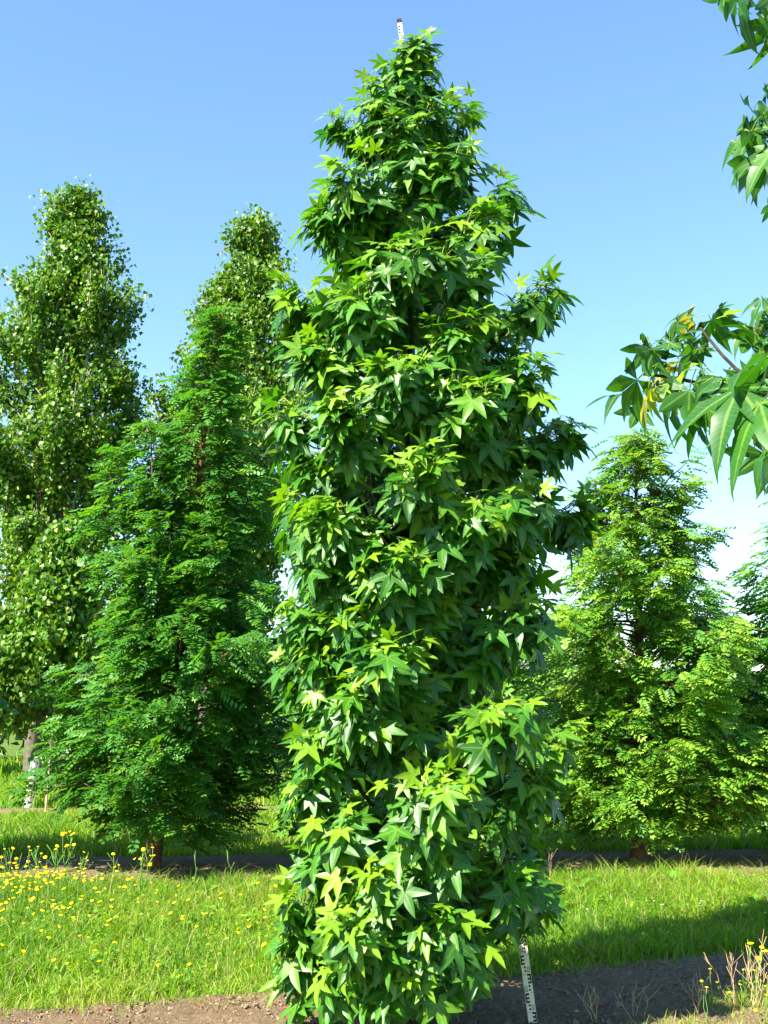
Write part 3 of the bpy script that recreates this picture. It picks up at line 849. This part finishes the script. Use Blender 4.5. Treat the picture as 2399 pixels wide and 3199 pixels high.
x = r.uniform(-3.5, 4.5, n); y = front_near(x) + .03 + (front_far(x) - front_near(x) - .06) * r.random(n)
s = .003 + .012 * r.random(n) ** 3 + (r.random(n) < .03) * .014
A = r.normal(0, 1, (n, 3)) * .4 + UP; Mx = frames(r.normal(0, 1, (n, 3)), A) * s[:, None, None]
g = Geo(); scatter(g, ROCKS, r.integers(0, 6, n), Mx, np.stack([x, y, .036 + r.uniform(-.012, .006, n)], 1), np.zeros(n))
tag(link('gravel', g.mesh('gravel', M['clod'], False)), 'crumbs of earth and pebbles on the front soil strip', 'gravel', kind='stuff')


# straw litter and stray tufts along the grass edges
g = Geo(); n = 900
x = r.uniform(-3.4, 3.6, n); v = r.random(n) ** 2; y = front_far(x) - .02 - v * 1.3
a = r.uniform(0, 6.283, n); ll = r.uniform(.03, .14, n); dv = np.stack([np.cos(a), np.sin(a), r.normal(0, .12, n)], 1) * ll[:, None]; sd = np.stack([-np.sin(a), np.cos(a), np.zeros(n)], 1) * .0016
c0 = np.stack([x, y, np.full(n, .040) + r.uniform(0, .012, n)], 1)
V = np.stack([c0 - sd, c0 + sd, c0 + dv], 1); g.add(V.reshape(-1, 3), np.arange(3 * n).reshape(-1, 3), 1.0)
n = 3200; x = np.repeat(r.uniform(-3.4, 4.0, n // 16), 16) + r.normal(0, .035, n); y0 = front_far(x); y = y0 - np.repeat(abs(r.normal(0, .14, n // 16)), 16) + r.normal(0, .03, n)
blades(g, x, y, r.uniform(.03, .12, n), np.full(n, .005), r, .25, .05)
n = 1600; x = np.repeat(r.uniform(-4.0, 4.6, n // 16), 16) + r.normal(0, .05, n); y = row2_near(x) + np.repeat(abs(r.normal(0, .16, n // 16)), 16) + r.normal(0, .04, n)
blades(g, x, y, r.uniform(.05, .2, n), np.full(n, .006), r, .15, .05)
tag(link('grass', g.mesh('grass', M['grass'])), 'stray tufts and straw litter on the bare soil edges', 'grass', kind='stuff')


def litter_leaf(r):
    g = Geo(); L_, w = 1.0, .34
    c = r.uniform(.3, .9)
    P = [(0, 0, 0), (-w, .4, c * .25), (0, .45, .02), (w, .4, c * .25), (-w * .6, .75, c * .35), (0, .78, .12), (w * .6, .75, c * .3), (0, 1, .3 * c)]
    g.add(P, [(0, 2, 1), (0, 3, 2), (1, 2, 5), (1, 5, 4), (2, 3, 6), (2, 6, 5), (4, 5, 7), (5, 6, 7)])
    return g.mesh('dry_leaf', M['redleaf'], False)
LIT = [litter_leaf(r) for _ in range(4)]
spots = [(-1.30, 6.98), (-1.22, 6.93), (-.98, 6.95), (-.86, 6.90), (-.80, 6.97), (-.74, 6.86), (-1.05, 6.86), (-.62, 6.92), (-.55, 6.84), (-1.75, 6.74), (-1.6, 6.80), (-.92, 6.80), (-1.45, 6.86), (-.42, 6.98), (1.28, 6.85), (1.48, 6.98), (1.62, 6.78), (1.75, 7.25)]
for (x, y) in spots:
    o = link('dry_leaf', LIT[int(r.integers(4))]); s = r.uniform(.03, .055)
    o.location = (x, y, .04); o.rotation_euler = (r.normal(0, .25), r.normal(0, .25), r.uniform(0, 6.28)); o.scale = (s, s, s)
    tag(o, 'curled dry reddish leaf lying on the bare soil', 'leaf', 'dry red leaves on the front soil strip')

# ------------------------------------------------------------------ flowers and weeds
r = np.random.default_rng(71)
def head_mesh(rad, name='flower_head', mat='yellow'):
    g = Geo(); n = 14
    ang = np.arange(n) * 2 * math.pi / n; rr = rad * np.where(np.arange(n) % 2, 1.0, .82)
    V = [(0, 0, rad * .28)] + [(rad * .5 * math.cos(a), rad * .5 * math.sin(a), rad * .24) for a in ang] + [(q * math.cos(a), q * math.sin(a), rad * .12) for a, q in zip(ang, rr)] + [(0, 0, -rad * .45)]
    T = []
    for j in range(n):
        k = (j + 1) % n
        T += [(0, 1 + j, 1 + k), (1 + j, 1 + n + j, 1 + n + k), (1 + j, 1 + n + k, 1 + k), (1 + 2 * n, 1 + n + k, 1 + n + j)]
    g.add(V, T); return g.mesh(name, M[mat])
HEADS = [head_mesh(q) for q in (.016, .019, .023, .010, .012)]
STEMS = []
for k in range(5):
    g = Geo(); pts = bend((0, 0, -.02), (r.normal(0, .06), r.normal(0, .06), 1.0), 0, 5, .02); V, T = tube(pts, np.linspace(.011, .008, 5), 4); g.add(V, T)
    STEMS.append((g.mesh('stem', M['stem']), pts[-1]))
def flower(x, y, h, label, group, hs=None):
    k = int(r.integers(5))
    e = empty('yellow_flower', (x, y, 0), (0, 0, r.uniform(0, 6.28))); tag(e, label, 'flower', group)
    s = link('stem', STEMS[k][0], e); s.scale = (h * .9, h * .9, h) if h > .2 else (.2, .2, h)
    tp = STEMS[k][1] * np.array(s.scale)
    o = link('flower_head', HEADS[int(r.integers(3))] if hs is None else HEADS[hs], e); o.location = tp
    o.rotation_euler = (r.normal(.25, .3), r.normal(0, .3), 0)
    return e
placed = 0
while placed < 230:                                            # dense patch by the shaded soil strip
    x, y = r.uniform(-4.1, -1.6), r.uniform(9.0, 11.5)
    pr = math.exp(-((x + 3.9) / 1.15) ** 2) * math.exp(-((y - 11.1) / 1.1) ** 2)
    if r.random() < pr:
        flower(x, y, r.uniform(.16, .27), 'small yellow flower in the dense patch near the left conifer', 'yellow flowers in the dense patch'); placed += 1
placed = 0
while placed < 95:                                             # scattered over the left half of the meadow
    x, y = r.uniform(-3.6, -.5), r.uniform(7.4, 10.6)
    if x > -.05 - y * .06 and r.random() < .7: continue
    if abs(x) > y * .345: continue
    if r.random() < .25 + .75 * math.exp(-((x + 2.6) / 1.2) ** 2):
        flower(x, y, r.uniform(.12, .22), 'small yellow flower scattered in the meadow grass left of the middle tree', 'scattered yellow flowers'); placed += 1
for (x, y) in [(1.0, 9.0), (.65, 9.3), (1.35, 9.6), (2.9, 9.9)]:
    flower(x, y, r.uniform(.12, .2), 'lone orange-yellow flower in the grass right of the middle tree', 'flowers right of the middle tree', 0)
for k in range(30):                                            # lower right corner
    x = r.uniform(1.75, 2.5); y = r.uniform(6.45, 6.9) + .35 * (x - 1.75)
    flower(x, y, r.uniform(.08, .26), 'yellow flower among dry stalks in the lower right corner', 'yellow flowers in the lower right corner', 3 + int(r.integers(2)))


def weed(x, y, h, heads, label, dry=False, group=None, nst=2):
    e = empty('tall_weed', (x, y, 0)); tag(e, label, 'weed', group)
    for s in range(nst):
        g = Geo(); tipp = np.array([r.normal(0, .07), r.normal(0, .05), h * r.uniform(.75, 1)])
        pts = bend((r.normal(0, .015), r.normal(0, .015), -.02), tipp, 0, 6, .008)
        V, T = tube(pts, np.linspace(.0055, .0025, 6) * (.45 if dry else 1), 5); g.add(V, T, .3)
        tips = [pts[-1]]
        for q in range(3 if heads else 2):
            a = pts[3 + q % 2]; b = a + np.array([r.normal(0, .05), r.normal(0, .03), r.uniform(.06, .14)])
            V, T = tube(bend(a, b, 0, 3), np.array([.003, .0025, .002]) * (.45 if dry else 1), 4); g.add(V, T, .3); tips.append(b)
        link('stem', g.mesh('stem', M['dry'] if dry else M['stem']), e)
        if not dry:
            for q in range(5):
                z = r.uniform(.03, .7) * h; i0 = z / h * 5; a = pts[int(i0)]; az = r.uniform(0, 6.28); ll = r.uniform(.05, .13) * (1 - .5 * z / h)
                d = np.array([math.cos(az), math.sin(az), .5]); sd = np.array([-d[1], d[0], 0]) * .009
                gg = Geo(); mid = a + d * ll * .6; tp = a + d * ll - UP * ll * .35
                gg.add([a, mid - sd, mid + sd, tp], [(0, 1, 2), (1, 3, 2)], .5)
                link('leaf', gg.mesh('leaf', M['dock'], False), e)
        for tp in tips[:heads]:
            o = link('flower_head', HEADS[int(r.integers(3))], e); o.location = tp; o.rotation_euler = (r.normal(.3, .35), r.normal(0, .35), 0)


for (x, h, k, ns_, lb) in [(-3.86, .34, 2, 2, 'short two-headed weed at the left edge above the flower patch'), (-3.72, .42, 1, 2, 'weed with one yellow head, second from the left edge'),
                           (-3.60, .36, 2, 2, 'leafy weed with paired yellow heads, third from the left edge'), (-3.5, .50, 1, 2, 'very tall thin weed with one yellow head above the flower patch'),
                           (-3.36, .38, 2, 3, 'bushy weed just right of the very tall thin one'), (-3.24, .44, 1, 2, 'upright weed between the bushy weed and the tallest branching one'),
                           (-3.16, .56, 3, 3, 'tallest branching weed with three stems and yellow heads'), (-3.02, .36, 2, 2, 'lower weed right of the tallest branching one')]:
    weed(x, 11.5, h, k, lb, False, 'tall weeds left of the conifer trunk', ns_)
weed(-2.60, 11.25, .40, 1, 'single straight weed stalk with one yellow head just left of the conifer trunk', nst=1)
weed(-2.34, 11.25, .45, 2, 'weed with a flat cluster of yellow heads in front of the conifer trunk', nst=4)
weed(-1.82, 11.3, .40, 0, 'budding green weed with hooked tip in front of the dark soil', nst=1)
weed(-1.45, 11.3, .40, 0, 'budding green weed nearest the middle tree on its left', nst=1)
weed(1.62, 11.5, .42, 0, 'brown dock seed stalk beside the right edge of the middle tree', True, nst=2)
for k, (x, y, h) in enumerate([(2.05, 6.95, .34), (2.2, 7.0, .40), (2.32, 7.02, .36), (2.28, 6.85, .42), (1.42, 6.62, .2), (1.18, 6.6, .18), (1.75, 6.7, .22), (2.4, 7.1, .4), (2.12, 6.8, .3)]):
    weed(x, y, h, 0, 'dry tan weed stalk standing in the lower right corner', True, 'dry stalks in the lower right corner', 4)
weed(2.16, 6.98, .38, 2, 'green weed with two pale buds above the dry stalks in the corner', nst=2)

# dock plants: broad upright leaves
def dock(x, y, h, n, label, group=None):
    e = empty('dock_plant', (x, y, 0)); tag(e, label, 'plant', group)
    for k in range(n):
        az = k * 2.4 + r.uniform(0, 1); d = np.array([math.cos(az), math.sin(az), 0]); sd = np.array([-d[1], d[0], 0]); H_ = h * r.uniform(.65, 1.1); w = H_ * .2
        g = Geo(); P, rib = [], []
        for s_, f in enumerate(np.linspace(0, 1, 6)):
            hw = w * [.10, .5, 1, .95, .6, .03][s_]; c = d * H_ * .55 * f ** 1.5 + UP * H_ * (f - .35 * f ** 3)
            P += [c - sd * hw + UP * hw * .2, c, c + sd * hw + UP * hw * .2]; rib += [0, 1, 0]
        T = []
        for s_ in range(5):
            q = 3 * s_; T += [(q, q + 1, q + 4), (q, q + 4, q + 3), (q + 1, q + 2, q + 5), (q + 1, q + 5, q + 4)]
        g.add(P, T, r.uniform(.2, 1), rib); link('leaf', g.mesh('leaf', M['dock']), e)
dock(2.86, 11.55, .26, 6, 'broad-leaved dock plant in front of the right conifer trunk')
dock(3.1, 11.7, .20, 5, 'low dock plant right of the broad one by the right conifer')
dock(1.85, 11.0, .28, 6, 'bright dock plant in the grass close to the middle tree on its right')
for (x, y) in [(2.4, 10.3), (2.0, 10.0), (3.3, 10.4), (2.75, 9.6)]:
    dock(x, y, .17, 6, 'pale dock rosette in the meadow right of the middle tree', 'docks in the right meadow')
for (x, y) in [(-1.5, 9.9), (-1.1, 9.6), (-.75, 10.2), (-1.9, 10.6), (-.6, 8.4), (-2.0, 8.0)]:
    dock(x, y, .17, 6, 'pale dock rosette in the meadow left of the middle tree', 'docks in the left meadow')
for (x, h) in [(-1.3, .2), (-.95, .22), (-1.65, .18)]:
    dock(x, 11.1, h, 6, 'dock plant along the dark soil strip left of the middle tree', 'docks along the soil strip')
CL = head_mesh(.010, 'flower_head', 'white')
for k in range(16):
    x = r.uniform(1.2, 3.4); y = r.uniform(8.7, 9.6) + .3 * (x - 1.2)
    e = empty('clover_flower', (x, y, 0)); tag(e, 'tiny pale clover head in the shaded grass at right', 'flower', 'clover heads in the shaded grass')
    s = link('stem', STEMS[k % 5][0], e); s.scale = (.16, .16, .15); o = link('flower_head', CL, e); o.location = STEMS[k % 5][1] * np.array((.16, .16, .15))

# ------------------------------------------------------------------ near sweetgum at the right, its trunk beyond the frame
NB = np.array([1.95, 2.75, 0.0])
near = empty('sweetgum_tree', tuple(NB))
tag(near, 'nearby tree reaching large star-shaped leaves in from the right edge', 'tree')
r = np.random.default_rng(83)
wood = Geo()
V, T = tube([(0, 0, -.05), (.01, 0, 1.2), (-.01, .01, 2.6), (0, 0, 4.4)], [.07, .055, .04, .01], 12); wood.add(V, T)
NEAR = [((0.738, 2.571, 2.639), (0.663, 2.557, 2.581), 0.97), ((0.763, 2.476, 2.6), (0.814, 2.531, 2.557), 0.35), ((0.783, 2.495, 2.611), (0.827, 2.522, 2.649), 0.75), ((0.881, 2.478, 2.591), (0.83, 2.447, 2.571), 0.95), ((0.859, 2.376, 2.593), (0.812, 2.353, 2.547), 0.3), ((0.64, 2.39, 2.516), (0.621, 2.358, 2.465), 0.3), ((0.667, 2.437, 2.538), (0.714, 2.469, 2.565), 0.3), ((0.605, 2.393, 2.498), (0.563, 2.377, 2.411), 0.3), ((0.72, 2.44, 2.519), (0.735, 2.45, 2.469), 0.3), ((0.709, 2.442, 2.512), (0.619, 2.434, 2.445), 0.5), ((0.844, 2.434, 2.552), (0.8, 2.418, 2.481), 0.5), ((0.83, 2.386, 2.537), (0.789, 2.447, 2.562), 0.3), ((0.657, 2.354, 2.435), (0.591, 2.339, 2.364), 0.85), ((0.607, 2.404, 2.439), (0.573, 2.373, 2.39), 0.75), ((0.568, 2.405, 2.433), (0.498, 2.398, 2.328), 0.6), ((0.643, 2.499, 2.479), (0.69, 2.534, 2.501), 0.99), ((0.589, 2.362, 2.394), (0.538, 2.342, 2.319), 0.97), ((0.584, 2.333, 2.383), (0.558, 2.308, 2.306), 0.85), ((0.625, 2.316, 2.368), (0.563, 2.305, 2.27), 0.45), ((0.603, 2.12, 2.324), (0.586, 2.1, 2.219), 0.25), ((0.555, 1.553, 2.203), (0.429, 1.565, 2.112), 0.3), ((0.624, 2.079, 2.273), (0.528, 2.071, 2.203), 0.3), ((0.607, 2.03, 2.262), (0.617, 2.002, 2.149), 0.4), ((0.506, 1.449, 2.106), (0.442, 1.442, 2.001), 0.5), ((0.535, 1.497, 2.118), (0.509, 1.47, 2.05), 0.8), ((0.693, 2.035, 2.233), (0.679, 2.006, 2.152), 0.2), ((0.622, 1.75, 2.124), (0.572, 1.731, 2.048), 0.4), ((0.499, 1.363, 2.022), (0.439, 1.343, 1.961), 0.3), ((0.736, 2.27, 2.338), (0.747, 2.231, 2.277), 0.75), ((0.773, 2.315, 2.374), (0.722, 2.298, 2.298), 0.6), ((0.747, 2.405, 2.438), (0.768, 2.364, 2.381), 0.7), ((0.727, 2.225, 2.306), (0.763, 2.182, 2.268), 0.2), ((0.662, 2.268, 2.353), (0.674, 2.225, 2.306), 0.3), ((0.827, 2.405, 2.438), (0.781, 2.383, 2.379), 0.9), ((0.716, 2.276, 2.307), (0.684, 2.245, 2.257), 0.25), ((0.793, 2.212, 2.378), (0.802, 2.18, 2.287), 0.2), ((0.842, 2.293, 2.489), (0.81, 2.273, 2.417), 0.3), ((0.841, 2.394, 2.494), (0.859, 2.356, 2.423), 0.5), ((0.53, 1.468, 2.003), (0.495, 1.434, 1.966), 0.25), ((0.712, 1.98, 3.089), (0.685, 1.998, 2.984), 0.3), ((0.712, 2.026, 3.117), (0.66, 2.023, 3.056), 0.35), ((0.765, 1.98, 3.088), (0.758, 1.99, 3.032), 0.35), ((0.783, 2.035, 3.066), (0.735, 2.041, 2.989), 0.5), ((0.789, 2.038, 3.05), (0.765, 2.039, 2.966), 0.3), ((0.823, 2.304, 2.985), (0.765, 2.327, 2.867), 0.55), ((0.818, 2.286, 2.971), (0.795, 2.293, 2.863), 0.62), ((0.857, 2.295, 3.037), (0.819, 2.284, 2.975), 0.55), ((0.823, 2.304, 2.983), (0.87, 2.333, 3.009), 0.62), ((0.835, 2.22, 2.889), (0.763, 2.235, 2.795), 0.62), ((0.843, 2.24, 2.893), (0.798, 2.238, 2.814), 0.62), ((0.838, 2.224, 2.869), (0.801, 2.212, 2.804), 0.25), ((0.884, 2.337, 2.805), (0.841, 2.313, 2.766), 0.25), ((0.877, 2.382, 2.558), (0.874, 2.417, 2.617), 0.35)]
LIMBS = [[(1.95, 2.75, 1.35), (1.078, 2.415, 2.381), (0.859, 2.363, 2.385), (0.78, 2.4, 2.46), (0.739, 2.48, 2.582)], [(0.859, 2.363, 2.385), (0.755, 2.409, 2.413), (0.654, 2.405, 2.438), (0.582, 2.403, 2.445)], [(1.95, 2.75, 2.1), (1.006, 2.324, 2.876), (0.891, 2.309, 2.961), (0.827, 2.303, 2.989)], [(1.95, 2.75, 2.4), (0.959, 2.079, 3.106), (0.809, 2.024, 3.126), (0.724, 2.024, 3.126)], [(0.859, 2.363, 2.385), (0.865, 2.453, 2.453), (0.849, 2.434, 2.552), (0.878, 2.476, 2.6)], [(0.822, 2.124, 2.304), (0.649, 1.78, 2.238), (0.563, 1.572, 2.212)], [(0.86, 2.124, 2.304), (0.611, 1.646, 2.141), (0.513, 1.468, 2.114)], [(0.77, 1.936, 2.22), (0.589, 1.554, 2.087), (0.506, 1.382, 2.028)]]
for li, q in enumerate(LIMBS):
    q = np.array(q) - NB
    t = np.linspace(0, 1, len(q)); tt = np.linspace(0, 1, 12)
    pts = np.stack([np.interp(tt, t, q[:, a]) for a in range(3)], 1); pts[1:-1] = (pts[:-2] + 2 * pts[1:-1] + pts[2:]) / 4
    V, T = tube(pts, np.linspace(.007, .003, 12) if li in (0, 2, 3) else np.linspace(.006, .003, 12), 7); wood.add(V, T)
extra = []
for (c, tp, tint) in NEAR:                                     # neighbours a little behind, mature green, shade added to the tint below
    c, tp = np.array(c), np.array(tp)
    sh = (c - np.array([0, 0, CAM_H])) * r.uniform(.03, .09) + r.normal(0, .025, 3)
    ln_ = np.linalg.norm(tp - c); dr_ = norm((tp - c) / ln_ + r.normal(0, .35, 3)) * ln_ * r.uniform(.75, 1.05)
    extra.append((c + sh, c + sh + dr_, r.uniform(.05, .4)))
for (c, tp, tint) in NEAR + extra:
    if tint < .7: tint = .02 + tint * .35  # greener leaves: shade from the leaves above painted in as a darker tint
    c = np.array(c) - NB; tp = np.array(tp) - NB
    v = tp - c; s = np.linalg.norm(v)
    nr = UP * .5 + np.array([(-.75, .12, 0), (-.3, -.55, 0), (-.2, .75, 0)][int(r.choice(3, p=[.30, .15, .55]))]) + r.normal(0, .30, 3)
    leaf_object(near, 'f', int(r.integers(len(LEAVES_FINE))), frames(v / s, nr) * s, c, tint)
LV = []
for i in range(46):                                            # the rest of its crown, beyond the frame
    z = 1.0 + 3.4 * (i + .5) / 46; a = i * 2.4; rr = .75 - .12 * z
    tipp = np.array([.25 + rr * math.cos(a), rr * math.sin(a), z]); o_ = norm(np.array([math.cos(a), math.sin(a), 0]))
    if tipp[0] < -.25: continue
    base = tipp - norm(o_ + UP) * .25
    V, T = tube([np.array([0, 0, z - .4]), base, tipp], [.01, .005, .003], 5); wood.add(V, T)
    LV += shoot_leaves(r, base, tipp, o_, 10, .13)
g = Geo(); scatter(g, LEAVES, np.array([l[0] for l in LV]), np.array([l[1] for l in LV]), np.array([l[2] for l in LV]), np.array([l[3] for l in LV]))
tag(link('foliage', g.mesh('foliage', M['sweetgum']), near), kind='stuff')
link('trunk', wood.mesh('trunk', M['bark']), near)

print('triangles', sum(len(m_.polygons) for m_ in bpy.data.meshes))
